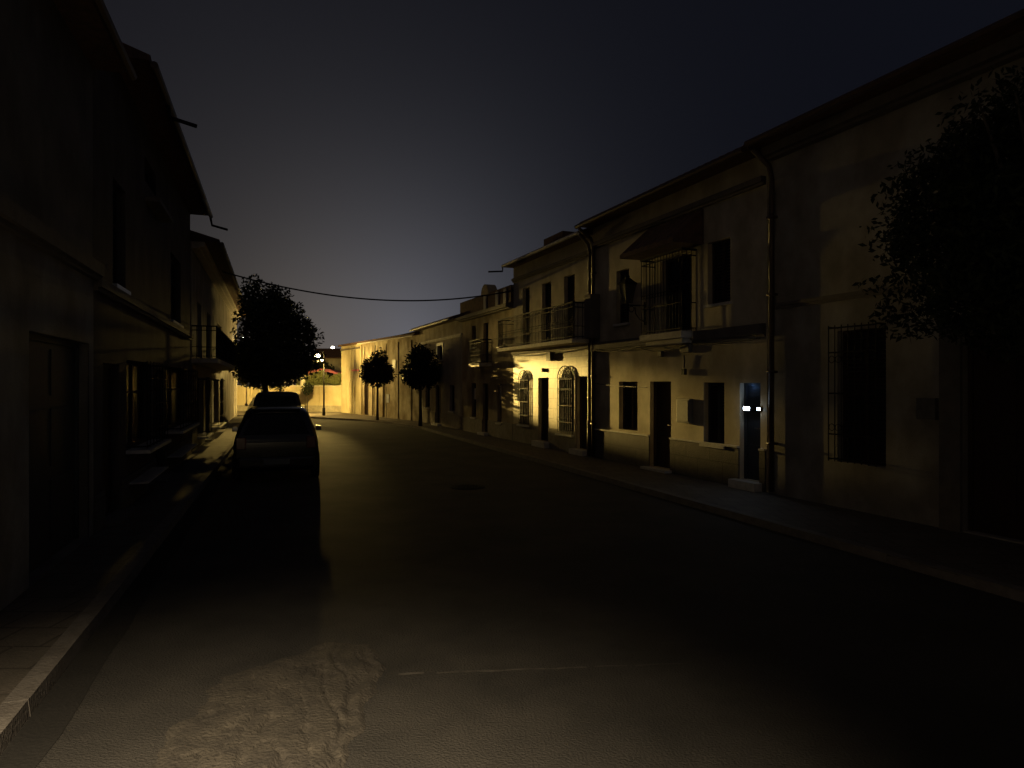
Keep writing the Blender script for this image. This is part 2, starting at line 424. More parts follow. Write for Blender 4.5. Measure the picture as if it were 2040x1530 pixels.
# --- R2: white house with the iron balcony cage
r2_ua = LR.u(1528)
LD = {}
w_lo1 = opx(LR, r2_ua, 1233, 1270, .95, 2.16); d_a = opx(LR, r2_ua, 1295, 1337, .16, 2.16); w_lo2 = opx(LR, r2_ua, 1402, 1443, .86, 2.13); d_b = opx(LR, r2_ua, 1474, 1515, .26, 2.12)
w_up1 = opx(LR, r2_ua, 1228, 1253, 3.64, 5.0); w_up2 = opx(LR, r2_ua, 1410, 1455, 3.74, 5.02)
balc_d = opx(LR, r2_ua, 1318, 1378, 3.27, 4.95)
ops = [w_lo1, d_a, w_lo2, d_b, w_up1, w_up2, balc_d]
r, u0, L = house('townhouse', 'white two-storey house with grey plinth, caged balcony and small tiled canopy', LR, 1528, 1181, 6.40, white, ops, plinth=(.76, plinth_stone, marble))
window(r, 1, *w_lo1, style='louvre', sill=False); window(r, 1, *w_lo2, style='louvre', frame_mat=wood2, sill=True, label='bluish ground-floor window with closed blind')
door(r, 1, *d_a, label='dark brown front door'); door(r, 1, *d_b, mt=wood2, label='blue-grey door in the dark recess by the drainpipe')
window(r, 1, *w_up1, style='louvre'); window(r, 1, *w_up2, style='louvre')
bw = window(r, 1, *balc_d, sill=False, label='balcony door behind the bars'); bw.name = 'balcony_door'
ub1 = LR.u(1388) - r2_ua; ub0 = LR.u(1303) - r2_ua
q = MB(1); q.box(ub1, ub0, .0, .40, 2.98, 3.13); q.box(ub1 + .1, ub0 - .1, 0, .3, 2.88, 2.978); bal = q.build('balcony', trim, r, bevel=.015)
railing(bal, 1, ub1 + .02, ub0 - .02, .36, 3.13, 4.85)
q = MB(1); q.box(ub1 - .1, ub0 + .1, .001, .03, 4.97, 5.62)
cz0, cz1 = 4.95, 5.62
a0, a1 = ub1 - .25, ub0 + .25; n = 32
ids = [[q.vert(a0 + (a1 - a0) * k / n, .78, cz0 + .05 + .03 * abs(sin(pi * k / 4))), q.vert(a0 + (a1 - a0) * k / n, .02, cz1 + .05 + .03 * abs(sin(pi * k / 4))), q.vert(a0 + (a1 - a0) * k / n, .02, cz0 - .02), q.vert(a0 + (a1 - a0) * k / n, .78, cz0 - .03)] for k in range(n + 1)]
for k in range(n):
    p_, q_ = ids[k], ids[k + 1]
    q.face(p_[0], q_[0], q_[1], p_[1]); q.face(p_[1], q_[1], q_[2], p_[2]); q.face(p_[2], q_[2], q_[3], p_[3]); q.face(p_[3], q_[3], q_[0], p_[0])
q.face(*ids[0]); q.face(*ids[-1][::-1]); q.build('canopy', rooftile, r)
cornice(r, 1, .02, L - .02, .10, 2.93, 3.12, darktrim, 'string_course')
cornice(r, 1, .02, L - .02, .12, 5.74, 5.84, darktrim, 'moulding')
gutter(r, 1, .02, L - .02, .52, 6.26, pipe)
mb_ = opx(LR, r2_ua, 1355, 1381, 1.26, 1.78); q = MB(1); q.box(mb_[0], mb_[1], 0.001, .10, mb_[2], mb_[3]); q.box(mb_[0] + .03, mb_[1] - .03, .10, .115, mb_[2] + .03, mb_[3] - .03); q.build('meter_box', plastic, r, bevel=.008)
for x, y, w, h in ((1320, 705, .14, .14), (1370, 689, .3, .3)):
    u = LR.u(x) - r2_ua; z = LR.z(x, y) - PZ; q = MB(1); q.box(u - w / 2, u + w / 2, 0, .09, z - h / 2, z + h / 2); q.build('junction_box', plastic, r, bevel=.01)
u = LR.u(1367) - r2_ua; q = MB(1); q.tube([(u, .06, 2.62), (u - .01, .05, 2.5), (u + .01, .05, 2.35)], .016, 6); q.box(u - .05, u + .05, .02, .09, 2.2, 2.33); q.build('hanging_wire', cablem, r)
# cables under the string course
def sag(par, sg, a, b, za, zb, s, out, r_=.014, name='cable', n=14):
    mb = MB(sg); mb.tube([(a + (b - a) * t, out, za + (zb - za) * t - s * 4 * t * (1 - t)) for t in [k / n for k in range(n + 1)]], r_, 5); return mb.build(name, cablem, par)
sag(r, 1, LR.u(1370) - r2_ua, LR.u(1280) - r2_ua, 2.86, 2.9, .13, .12); sag(r, 1, LR.u(1280) - r2_ua, L - .05, 2.9, 2.93, .07, .12); sag(r, 1, .05, LR.u(1370) - r2_ua, 2.84, 2.88, .05, .12)
sag(r, 1, LR.u(1290) - r2_ua, L - .05, 1.92, 2.02, .02, .02, .008)
# corner drainpipes and the dark cabinet
q = MB(1); q.tube([(-.2, .5, 6.2), (-.2, .14, 5.95), (-.2, .08, 5.7), (-.2, .08, .05)], .05, 10)
for z in (.9, 2.2, 3.6, 5.0): q.box(-.27, -.13, 0, .14, z, z + .04)
q.build('drainpipe', pipe, r, smooth=True)
q = MB(1); q.tube([(L - .14, .5, 6.2), (L - .14, .14, 5.95), (L - .14, .07, 5.7), (L - .14, .07, .05)], .045, 10)
for z in (.9, 2.2, 3.6, 5.0): q.box(L - .20, L - .08, 0, .12, z, z + .04)
q.build('drainpipe', pipe, r, smooth=True)

# --- R3: house with the long balcony
r3_ua = LR.u(1181)
def o3(*a): return opx(LR, r3_ua, *a)
w1 = o3(1036, 1055, .72, 2.28); d1 = o3(1073, 1094, .28, 2.3); w2 = o3(1114, 1143, .62, 2.3); d2 = o3(1149, 1171, .25, 2.32)
u1 = o3(1041, 1055, 3.37, 5.35); u2 = o3(1080, 1098, 3.37, 5.3); u3 = o3(1124, 1145, 3.37, 5.3)
r, u0, L = house('townhouse', 'house with tiled ground floor, two arched window grilles and a long full-width iron balcony', LR, 1181, 1023, 6.22, cream, [w1, d1, w2, d2, u1, u2, u3], plinth=(.62, plinth_pale, None), over=.36, rise=1.5)
# tiled cladding on the ground floor, proud of the plaster, cut round the openings
q = MB(1); gops = [w1, d1, w2, d2]
us = sorted(set([.02, L - .02] + [v for o in gops for v in (o[0] - .004, o[1] + .004)])); zs = sorted(set([.625, 3.1] + [v for o in gops for v in (o[2] - .004, o[3] + .004) if v > .62]))
for i in range(len(us) - 1):
    for j in range(len(zs) - 1):
        cu = (us[i] + us[i + 1]) / 2; cz = (zs[j] + zs[j + 1]) / 2
        if any(o[0] < cu < o[1] and o[2] < cz < o[3] for o in gops): continue
        q.quad((us[i], .014, zs[j]), (us[i + 1], .014, zs[j]), (us[i + 1], .014, zs[j + 1]), (us[i], .014, zs[j + 1]))
q.build('wall_tiles', tiled, r)
window(r, 1, *w1, style='louvre', gr=dict(out=.06, arch=True, bars=6), label='arched window grille beside the far corner')
window(r, 1, *w2, style='louvre', gr=dict(out=.06, arch=True, bars=7), label='wider arched window grille between the two doors')
door(r, 1, *d1, label='narrow door between the arched grilles'); door(r, 1, *d2, label='front door beside the drainpipes')
for o in (u1, u2, u3):
    w = window(r, 1, *o, style='louvre', sill=False); w.name = 'balcony_door'
q = MB(1); q.box(.03, L - .0, .0, .62, 3.12, 3.24); q.box(.03, L, .0, .08, 3.02, 3.118); bal = q.build('balcony', trim, r, bevel=.012)
railing(bal, 1, .05, L - .02, .58, 3.24, 4.22, n=52)
cornice(r, 1, .02, L - .02, .09, 5.62, 5.70, darktrim, 'moulding')
gutter(r, 1, .02, L - .02, .42, 6.13, metalwhite, .055)
q = MB(1); q.tube([(L - .02, .42, 6.13), (L - .02, .42, 5.95), (L - .02, .95, 5.90)], .03, 6); q.build('gutter_spout', iron, r)
q = MB(1); q.tube([(.06, .4, 6.1), (.06, .12, 5.85), (.06, .07, 5.6), (.06, .07, 1.0), ], .045, 10); q.tube([(.06, .075, 1.0), (.06, .075, .03)], .065, 10)
for z in (1.6, 2.6, 4.0, 5.2): q.box(.0, .12, 0, .12, z, z + .04)
q.build('drainpipe', pipe, r, smooth=True)
u = LR.u(1099) - r3_ua; q = MB(1); q.box(u - .14, u + .14, .015, .13, 2.72, 3.0); q.build('junction_box', plastic, r)
u = LR.u(1083) - r3_ua; q = MB(1); q.box(u - .05, u + .05, .015, .08, 2.38, 2.5); q.build('doorbell_box', plastic, r)
sag(r, 1, .1, LR.u(1099) - r3_ua, 3.02, 2.96, .03, .06, .02); sag(r, 1, LR.u(1099) - r3_ua, L - .05, 2.95, 3.0, .03, .06, .02)
u = LR.u(1187) - r3_ua; q = MB(1); q.box(-.42, -.05, .0, .3, 3.24, 4.42); q.build('wall_cabinet', darktrim, r, bevel=.02)
q = MB(1); m_ = L * .55; q.box(m_ - .7, m_ + .7, -1.9, -.3, 6.2, 6.75); q.build('roof_hump', rooftile, r)

# --- R4: darker house with attic parapet
r4_ua = LR.u(1023)
def o4(*a): return opx(LR, r4_ua, *a)
w1 = o4(940, 948, .73, 2.14); d1 = o4(962, 973, .2, 2.12); w3 = o4(991, 999, .66, 2.1)
u1 = o4(940, 948, 3.6, 4.5); u2 = o4(963, 973, 2.95, 4.5); u3 = o4(993, 1001, 3.5, 4.5)
r, u0, L = house('townhouse', 'dim narrow house with a small arched pediment on its roof parapet', LR, 1023, 921, 4.95, ochre, [w1, d1, w3, u1, u2, u3], plinth=(.6, plinth_pale, None), roof=False)
window(r, 1, *w1, blind_part=(.52, .85), label='window with a pale half-lowered blind'); door(r, 1, *d1); window(r, 1, *w3, blind_part=(.6, .97), label='window with a pale lowered blind')
window(r, 1, *u1, style='louvre'); window(r, 1, *u2, style='louvre', sill=False).name = 'balcony_door'; window(r, 1, *u3, style='louvre')
q = MB(1); q.box(u2[0] - .35, u2[1] + .35, 0, .5, 2.68, 2.8); bal = q.build('balcony', trim, r)
railing(bal, 1, u2[0] - .33, u2[1] + .33, .46, 2.8, 3.7)
cornice(r, 1, .01, L - .01, .3, 4.72, 4.85, darktrim)
q = MB(1); q.box(.0, L, -.2, .1, 4.852, 5.5); pz = q.build('parapet', rooftile, r)
q = MB(1); m_ = LR.u(972) - r4_ua; rr = .42; pts = [(m_ + rr * cos(t), 5.45 + rr * sin(t)) for t in [pi * k / 12 for k in range(13)]]
for o_ in (.14, -.24): q.face(*[q.vert(p[0], o_, p[1]) for p in pts])
for k in range(12): q.quad((pts[k][0], .14, pts[k][1]), (pts[k + 1][0], .14, pts[k + 1][1]), (pts[k + 1][0], -.24, pts[k + 1][1]), (pts[k][0], -.24, pts[k][1]))
q.build('pediment', ochre, r)
for x in (972, 996, 1012): 
    u = LR.u(x) - r4_ua; q = MB(1); q.box(u - .13, u + .13, .1, .14, 4.9, 5.42); q.build('pilaster', trim, r)
tile_roof(r, 1, L, 4.9, -.25, 6, .6)

# --- R5: low house with white gutter
r5_ua = LR.u(921)
def o5(*a): return opx(LR, r5_ua, *a)
w1 = o5(848, 856, .9, 2.0); d1 = o5(868, 879, .2, 2.05); w2 = o5(896, 905, .87, 2.05); u1 = o5(872, 882, 3.25, 3.95)
L5 = 36.5 * 1.0787
r, u0, L = house('townhouse', 'low house with white gutter and white-framed upper window, behind the second round tree', LR, 921, 835, 4.95, cream, [w1, d1, w2, u1], plinth=(.6, plinth_pale, None), ub=L5, rise=1.2)
window(r, 1, *w1); door(r, 1, *d1); window(r, 1, *w2); window(r, 1, *u1, surround=metalwhite, label='small upper window in a bright white surround')
cornice(r, 1, .02, L - .02, .06, 4.12, 4.2, trim, 'string_course'); gutter(r, 1, .4, L - .02, .5, 4.83, metalwhite, .05)

# --- R6: long warehouse, and its bright end bay
def o6(a, b, c, d): return opx(LF, 0, a, b, c, d)
u722 = LF.u(722)
g1 = o6(741, 752, .12, 2.3); g2 = o6(762, 771, .12, 2.2)
r, u0, L = house('warehouse', 'long weathered warehouse with sloping tiled roof behind the round trees', LF, 0, 0, 4.75, rough_cream, [g1, o6(724, 734, .12, 3.6), g2], ua=0, ub=u722, rise=1.3, hip=9, over=.3, plinth=None, cat='warehouse')
door(r, 1, *g1, mt=endwall, step=False, panels=False, label='bright yellow metal gate', name='gate')
door(r, 1, *o6(724, 734, .12, 3.6), step=False, leaves=2, name='gate', label='tall dark brown gate')
door(r, 1, *g2, mt=plinth_pale, step=False, name='gate')
gutter(r, 1, .02, L - .02, .34, 4.58, trim, .045)
q = MB(1); uu = LF.u(786); q.box(uu - .25, uu + .25, .0, .05, 2.9, 3.4); q.build('wall_plaque', metalwhite, r)
q = MB(1); uu = LF.u(772); q.box(uu - .3, uu + .3, .0, .03, .9, 1.4); q.build('notice_board', mat('pale blue notice', (.5, .52, .6), .5), r)
q = MB(1)
for k in range(6): q.box(1.0 + k * 1.9, 1.14 + k * 1.9, 0, .05, .02, 4.4)
q.build('pilaster', rough_cream, r)
r, u0, L = house('warehouse', 'brightly lit rendered end building at the far end of the right-hand row', LF, 0, 0, 4.75, endwall, [(1.9, 2.7, .1, 2.2)], ua=u722 + .01, ub=LF.u(680), rise=.6, hip=3, over=.25, depth=8, cat='warehouse')
door(r, 1, 1.9, 2.7, .1, 2.2, mt=plinth_pale, step=False)
q = MB(1); q.box(.0, .22, 0, .07, 0, 4.55); q.box(L * .45, L * .45 + .22, 0, .07, 0, 4.55); q.build('pilaster', endwall, r)
q = MB(1); q.box(.7, 2.2, .0, .06, 2.86, 2.98); q.build('red_strip', pink, r)
q = MB(1); q.box(.3, L - .02, .0, .10, 4.32, 4.42); q.build('cornice', darktrim, r)

# --- left side
la1 = -3.0
ua2 = 9.05 / .944 * 1.0
def ol(ua, *a): return opx(LL, ua, *a)
gd = ol(la1, 55, 175, .12, 2.62)
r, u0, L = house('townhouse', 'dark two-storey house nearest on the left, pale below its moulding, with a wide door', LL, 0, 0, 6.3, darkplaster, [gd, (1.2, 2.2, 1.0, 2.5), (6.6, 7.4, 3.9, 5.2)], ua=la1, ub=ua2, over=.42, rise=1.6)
door(r, -1, *gd, leaves=2, step=False, mt=wood2, name='garage_door', label='wide bluish double door'); window(r, -1, 1.2, 2.2, 1.0, 2.5); window(r, -1, 6.6, 7.4, 3.9, 5.2, style='louvre')
cornice(r, -1, .02, L - .02, .14, 3.42, 3.58, darktrim, 'string_course'); gutter(r, -1, .02, L - .02, .47, 6.14, pipe)
gops = [gd, (1.2, 2.2, 1.0, 2.5)]
q = MB(-1); us = sorted([.02, L - .02] + [v for o in gops for v in (o[0] - .004, o[1] + .004)]); zs = sorted([.02, 3.4] + [v for o in gops for v in (o[2] - .004, o[3] + .004)])
for i in range(len(us) - 1):
    for j in range(len(zs) - 1):
        if any(o[0] < (us[i] + us[i + 1]) / 2 < o[1] and o[2] < (zs[j] + zs[j + 1]) / 2 < o[3] for o in gops) or zs[j + 1] - zs[j] < .001: continue
        q.quad((us[i], .013, zs[j]), (us[i + 1], .013, zs[j]), (us[i + 1], .013, zs[j + 1]), (us[i], .013, zs[j + 1]))
q.build('lower_wall', greyp, r)

la2 = ua2 + .01; ub2 = 19.6 / .944
gw1 = ol(la2, 252, 300, 1.02, 2.5); gw2 = ol(la2, 330, 369, 1.05, 2.5); dd = ol(la2, 205, 238, .12, 2.4); dd2 = ol(la2, 308, 325, .12, 2.4); up = ol(la2, 288, 311, 5.9, 6.35); up2 = ol(la2, 225, 250, 3.6, 5.2); up3 = ol(la2, 340, 360, 3.6, 5.2)
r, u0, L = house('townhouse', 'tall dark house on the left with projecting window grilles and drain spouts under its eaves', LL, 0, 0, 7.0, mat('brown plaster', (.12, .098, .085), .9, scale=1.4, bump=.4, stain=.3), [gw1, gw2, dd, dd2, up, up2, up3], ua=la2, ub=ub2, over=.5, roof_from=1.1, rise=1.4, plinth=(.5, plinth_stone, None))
for o in (gw1, gw2): window(r, -1, *o, gr=dict(out=.3, bars=7))
door(r, -1, *dd); door(r, -1, *dd2)
for o in (up2, up3): window(r, -1, *o, style='louvre')
window(r, -1, *up, sill=False, label='small square attic window under the eaves')
ga = LL.u(345, .62) - la2
gutter(r, -1, 1.2, L - 2.2, .55, 6.85, pipe, .06); gutter(r, -1, L - 2.1, L - .02, .55, 6.85, metalwhite, .06)
for u, z in ((LL.u(335, .55) - la2, 6.75), (L - .05, 6.75)):
    q = MB(-1); q.tube([(u, .54, z + .05), (u, .58, z - .16), (u, 1.0, z - .26)], .035, 7); q.build('gutter_spout', iron, r)
q = MB(-1); u = LL.u(300) - la2; q.box(u - .6, u + 1.2, 0, .25, 5.42, 5.50); q.build('ledge', darktrim, r)
for o in (gw1, gw2):
    q = MB(-1); q.box(o[0] - .0, o[1] + .0, .0, .32, .36, .38); q.build('lower_ledge', marble, r)
cornice(r, -1, .02, L - .02, .1, 3.3, 3.42, darktrim, 'string_course')

lb = ub2 + .3; lbe = LL.u(468)
def ob(*a): return ol(lb, *a)
b1 = ob(392, 404, .45, 2.3); b2 = ob(420, 434, .45, 2.3); b3 = ob(408, 416, .14, 2.35); b4 = ob(438, 445, .14, 2.35); c1 = ob(393, 401, 2.95, 4.7); c2 = ob(412, 420, 2.95, 4.7); c3 = ob(433, 441, 2.95, 4.7)
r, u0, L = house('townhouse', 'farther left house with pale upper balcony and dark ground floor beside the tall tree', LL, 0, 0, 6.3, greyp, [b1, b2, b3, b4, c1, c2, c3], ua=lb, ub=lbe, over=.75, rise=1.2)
for o in (b1, b2): window(r, -1, *o, style='louvre', gr=dict(out=.28, bars=5, rings=False))
for o in (b3, b4): door(r, -1, *o)
for o in (c1, c2, c3): window(r, -1, *o, style='louvre', sill=False).name = 'balcony_door'
q = MB(-1); q.box(.05, c3[1] + .5, 0, .7, 2.62, 2.76); bal = q.build('balcony', trim, r)
railing(bal, -1, .08, c3[1] + .46, .66, 2.76, 3.7, n=60)
q = MB(-1)
for k in range(7): q.box(.3 + k * 1.15, .3 + k * 1.15 + .8, .63, .645, 2.85, 3.6)
q.build('balcony_panel', trim, bal)
q = MB(-1); a_, b_ = .03, c3[1] + .52
gl = sorted([b1, b2, b3, b4]); p0 = a_
for o in gl + [(b_, b_, 0, 0)]:
    if o[0] - .004 > p0: q.box(p0, o[0] - .004, 0, .02, .01, 2.6)
    if o[1] > o[0]: q.box(o[0] - .004, o[1] + .004, 0, .02, o[3] + .004, 2.6)
    if o[1] > o[0] and o[2] > .3: q.box(o[0] - .004, o[1] + .004, 0, .02, .01, o[2] - .06)
    p0 = o[1] + .004
q.build('wooden_cladding', wood, r)
cornice(r, -1, .02, L - .02, .35, 6.02, 6.18, trim)
gutter(r, -1, .02, L - .02, .82, 6.14, pipe)
q = MB(-1); q.box(L - .3, L + .02, .0, .12, 0.01, 6.0); q.box(L - .36, L + .06, 0, .2, 2.4, 2.55); q.build('pilaster', trim, r)

# ---------------------------------------------------------------- ground, road, pavements, kerbs
q = MB(); q.quad((-500, -300, 0), (500, -300, 0), (500, 900, 0), (-500, 900, 0)); o = q.build('ground', soil); o.location.z = -.05; tag(o, kind='structure')
q = MB(); nx = 60
q.quad((-70, -20, 0), (40, -20, 0), (40, 110, 0), (-70, 110, 0)); tag(q.build('road', asphalt), kind='structure')
KR = [(-14, 12.38), (31.7, -4.2), (35.3, -6.2), (38.6, -8.5), (41.4, -12.0), (43.5, -15.0), (46.5, -26)]
WRl = [(-14, 16.2), (36.5, -4.2), (39, -5.8), (43, -8.4), (48.5, -11.6), (50.3, -13.5), (50.8, -26)]
def kerb_strip(name, K, Wl, mt, inward):
    top = MB(); side = MB(); ks = MB(); w = .14
    for i in range(len(K) - 1):
        (z0, x0), (z1, x1) = K[i], K[i + 1]; (wz0, wx0), (wz1, wx1) = Wl[i], Wl[i + 1]
        top.quad((x0, z0, PZ), (x1, z1, PZ), (wx1, wz1, PZ), (wx0, wz0, PZ))
        top.quad((x0, z0, 0), (x1, z1, 0), (x1, z1, PZ), (x0, z0, PZ))
    tag(top.build(name, mt), kind='structure')
    # individual kerb stones merged as the kerb strip with joints
    for i in range(len(K) - 1):
        (z0, x0), (z1, x1) = K[i], K[i + 1]; Ls = sqrt((z1 - z0) ** 2 + (x1 - x0) ** 2); n = max(1, int(Ls / .9))
        dx, dz = (x1 - x0) / Ls, (z1 - z0) / Ls; nxx, nzz = (dz * inward, -dx * inward)
        for k in range(n):
            a = Ls * k / n; b = Ls * (k + 1) / n - .0005
            j = random.uniform(-.002, .002); h = PZ + .006 + random.uniform(-.003, .004)
            P = [(x0 + dx * t - nxx * (.012 + j) * 0 + nxx * s_, z0 + dz * t + nzz * s_) for t, s_ in ((a, -.012 + j), (b, -.012 + j), (b, w), (a, w))]
            ids = [ks.vert(p[0], p[1], 0.001) for p in P] + [ks.vert(P[0][0] + nxx * .012, P[0][1] + nzz * .012, h), ks.vert(P[1][0] + nxx * .012, P[1][1] + nzz * .012, h), ks.vert(P[2][0], P[2][1], h), ks.vert(P[3][0], P[3][1], h)]
            for f in ((4, 5, 6, 7), (0, 1, 5, 4), (1, 2, 6, 5), (2, 3, 7, 6), (3, 0, 4, 7)): ks.face(*[ids[v] for v in f])
    tag(ks.build('kerb', kerbm), kind='structure')
kerb_strip('pavement', KR, WRl, pave, 1)
KL = [(-14, 3.09), (20, -8.32), (28.2, -11.1), (29.0, -10.5), (31.0, -11.2), (31.6, -12.5), (34, -13.6), (44, -22), (46, -30)]
WLl = [(-14, 2.0), (20, -9.9), (28.2, -12.7), (29.0, -13.0), (31.0, -13.7), (31.6, -13.9), (35, -14.8), (50, -24), (56, -30)]
kerb_strip('pavement', KL, WLl, pave, -1)
# dark strip painted along the left kerb in place of its shadow
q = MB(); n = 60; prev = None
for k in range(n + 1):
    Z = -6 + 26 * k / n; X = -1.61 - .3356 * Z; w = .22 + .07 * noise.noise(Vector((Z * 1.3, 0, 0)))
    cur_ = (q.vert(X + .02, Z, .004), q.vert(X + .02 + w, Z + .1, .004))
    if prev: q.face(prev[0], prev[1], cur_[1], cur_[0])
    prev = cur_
tag(q.build('kerb_shade_strip', kerb_shade_mat), kind='structure')
# crumbling cement patch in the foreground
q = MB(); nx_, ny_ = 150, 190; x0, x1, y0, y1 = -2.7, -.55, 2.2, 5.7; idx = {}
def inside(x, y):
    e = .16 * noise.noise(Vector((x * 2.1, y * 2.1, 3))) + .08 * noise.noise(Vector((x * 7, y * 7, 5)))
    right = -.92 - max(0, y - 4.6) * .2; left = -2.0 + max(0, y - 4.9) * .8
    top = 5.5 + (x + 1.4) * .15
    return min(right - x + e * .9, x - left + e, (top - y) + e)
def edge(x, y):
    left = -2.0 + max(0, y - 4.9) * .8; top = 5.5 + (x + 1.4) * .15
    return min(1, max(0, (x - left) / .45 + .25), max(0, (top - y) / .6 + .15))
for i in range(nx_ + 1):
    for j in range(ny_ + 1):
        x = x0 + (x1 - x0) * i / nx_; y = y0 + (y1 - y0) * j / ny_; d = inside(x, y)
        if d < -.02: continue
        s_ = min(1, max(0, d / .05))
        h = .012 + .009 * noise.fractal(Vector((x * 7, y * 3, 0)), .7, 2.1, 5) + .010 * max(0, noise.noise(Vector((x * 3, y * 2, 9))))
        cr = abs(noise.noise(Vector((x * 6 + y, y * 1.3, 2)))); h -= .030 * max(0, 1 - cr / .035) * (1.6 if x > -1.4 else .8)
        h -= .05 * max(0, noise.noise(Vector((x * 9, y * 5, 12))) - .32) / .3
        right = -.93
        if d < .17 and x > -1.35: h -= .030 * max(0, 1 - abs(d - .1) / .06)
        idx[i, j] = q.vert(x, y, (.003 + s_ * edge(x, y) * max(-.0015, h + .012)) if d > 0 else .0015)
for (i, j) in list(idx):
    if (i + 1, j) in idx and (i, j + 1) in idx and (i + 1, j + 1) in idx: q.face(idx[i, j], idx[i + 1, j], idx[i + 1, j + 1], idx[i, j + 1])
tag(q.build('broken_cement_patch', patchm, smooth=True), kind='structure')
# thin worn line across the road
q = MB(); prev = None
for k in range(70):
    x = -.82 + 2.1 * k / 69; y = 4.93 + .09 * (x + .8) + .015 * noise.noise(Vector((x * 5, 0, 0))); w = .018 + .012 * noise.noise(Vector((x * 9, 3, 0))); w *= max(.15, 1 - (x + .8) / 3)
    c_ = (q.vert(x, y - w, .006), q.vert(x, y + w, .006))
    if prev and noise.noise(Vector((x * 6, 8, 8))) > -.35: q.face(prev[0], c_[0], c_[1], prev[1])
    prev = c_
tag(q.build('road_marking', paint), kind='structure')

# ---------------------------------------------------------------- far end
def far_wall():
    L = 11.0; r = empty('boundary_wall', LE.P(0, 0, PZ), LE.rz); tag(r, 'low yellow rendered wall closing the far end of the street', 'wall')
    mb = MB(1); mb.box(0, L, -.25, 0, 0, 1.82); mb.build('wall', endwall, r)
    mb = MB(1); mb.box(-.0, L, -.3, .05, 1.822, 1.9); mb.build('coping', trim, r)
    mb = MB(1); mb.box(0.02, L - .02, 0, .05, 0, .45); mb.build('plinth', plinth_pale, r)
    mb = MB(1)
    for k in range(4): mb.box(1.6 + k * 2.6, 1.9 + k * 2.6, .001, .1, .452, 1.82)
    mb.build('pilaster', endwall, r)
far_wall()
def leafy(mb, blobs, n, size, seed, shell=.75, flat=.0):
    rnd = random.Random(seed); tot = sum(b[3] * b[4] * b[5] for b in blobs)
    for b in blobs:
        m = int(n * b[3] * b[4] * b[5] / tot)
        for _ in range(m):
            while True:
                v = Vector((rnd.gauss(0, 1), rnd.gauss(0, 1), rnd.gauss(0, 1))).normalized()
                rad = rnd.uniform(0, 1) ** .38
                bumpy = 1 + .30 * noise.noise(v * 2.2 + Vector((seed, b[0], b[2]))) + .16 * noise.noise(v * 5.5 + Vector((seed, 2, b[1])))
                p = Vector((b[0] + v.x * b[3] * rad * bumpy, b[1] + v.y * b[4] * rad * bumpy, b[2] + v.z * b[5] * rad * bumpy))
                if rad > .6 and noise.noise(p * 2.6 + Vector((seed, seed, 0))) < -.22: continue
                break
            nrm = Vector((rnd.gauss(0, 1), rnd.gauss(0, 1), rnd.gauss(0, 1) + .6)).normalized(); t = nrm.orthogonal().normalized(); t = (t * cos(rnd.uniform(0, 6.3)) + nrm.cross(t) * sin(rnd.uniform(0, 6.3))).normalized(); bt = nrm.cross(t)
            s_ = size * rnd.uniform(.6, 1.35); k = len(mb.v)
            for q_ in (p - t * s_, p + bt * s_ * .42 + nrm * s_ * .08, p + t * s_, p - bt * s_ * .42 + nrm * s_ * .08): mb.v.append(tuple(q_))
            mb.f.append((k, k + 1, k + 2, k + 3)); mb.mi.append(0)
def tree(label, loc, trunk_h, tr, blobs, n, size, seed, leaf=leafm, lean=(0, 0), group=None, cat='tree', name='street_tree'):
    r = empty(name, loc); tag(r, label, cat, group); rnd = random.Random(seed)
    mb = MB(); top = (lean[0], lean[1], trunk_h)
    mb.tube([(0, 0, -.05), (lean[0] * .2, lean[1] * .2, trunk_h * .35), (lean[0] * .6, lean[1] * .6, trunk_h * .7), top], [tr * 1.35, tr, tr * .88, tr * .8], 10)
    for k in range(9):
        b = rnd.choice(blobs); v = Vector((rnd.gauss(0, 1), rnd.gauss(0, 1), abs(rnd.gauss(0, 1)) * .7)).normalized()
        e = Vector((b[0] + v.x * b[3] * .75, b[1] + v.y * b[4] * .75, b[2] + v.z * b[5] * .75)); s_ = Vector(top) - Vector((0, 0, rnd.uniform(0, .3))); m_ = (s_ + e) / 2 + Vector((rnd.uniform(-.1, .1), rnd.uniform(-.1, .1), .12))
        mb.tube([tuple(s_), tuple(m_), tuple(e)], [tr * .5, tr * .3, tr * .08], 6)
    mb.build('trunk', bark, r, smooth=True)
    mb = MB(); leafy(mb, blobs, n, size, seed); mb.build('crown', leaf, r)
    return r
G = 'round street trees along the right pavement'
tree('nearest tree, a huge black crown over the pavement at the right edge', (5.5, 6.7, PZ), 2.3, .11, [(.1, 0, 3.55, 1.75, 1.8, 1.15), (-.35, -.1, 3.0, 1.5, 1.5, .75), (.3, .1, 4.4, 1.3, 1.4, .8), (-1.1, .1, 3.7, .7, .8, .6), (-.9, -.2, 4.55, .45, .5, .4), (-1.35, 0, 4.1, .4, .4, .3), (.9, .2, 3.0, 1.3, 1.3, .9)], 60000, .04, 3, leafd)
tree('small round-crowned tree second along the right pavement, before the low gutter house', (-4.35, 32.4, PZ), 1.9, .075, [(.05, 0, 2.7, .92, .9, 1.0), (0, 0, 3.35, .6, .6, .6), (.35, 0, 2.4, .6, .6, .6), (-.35, 0, 2.5, .6, .6, .7)], 7000, .075, 5, leafd, group=G)
tree('small round-crowned tree farthest along the right pavement, before the warehouse', (-7.45, 37.8, PZ), 1.9, .07, [(0, 0, 2.7, .85, .85, .85), (.1, 0, 3.35, .5, .5, .6), (-.4, 0, 2.6, .6, .6, .65), (.4, 0, 2.55, .6, .6, .6)], 6500, .08, 6, leafd, group=G)
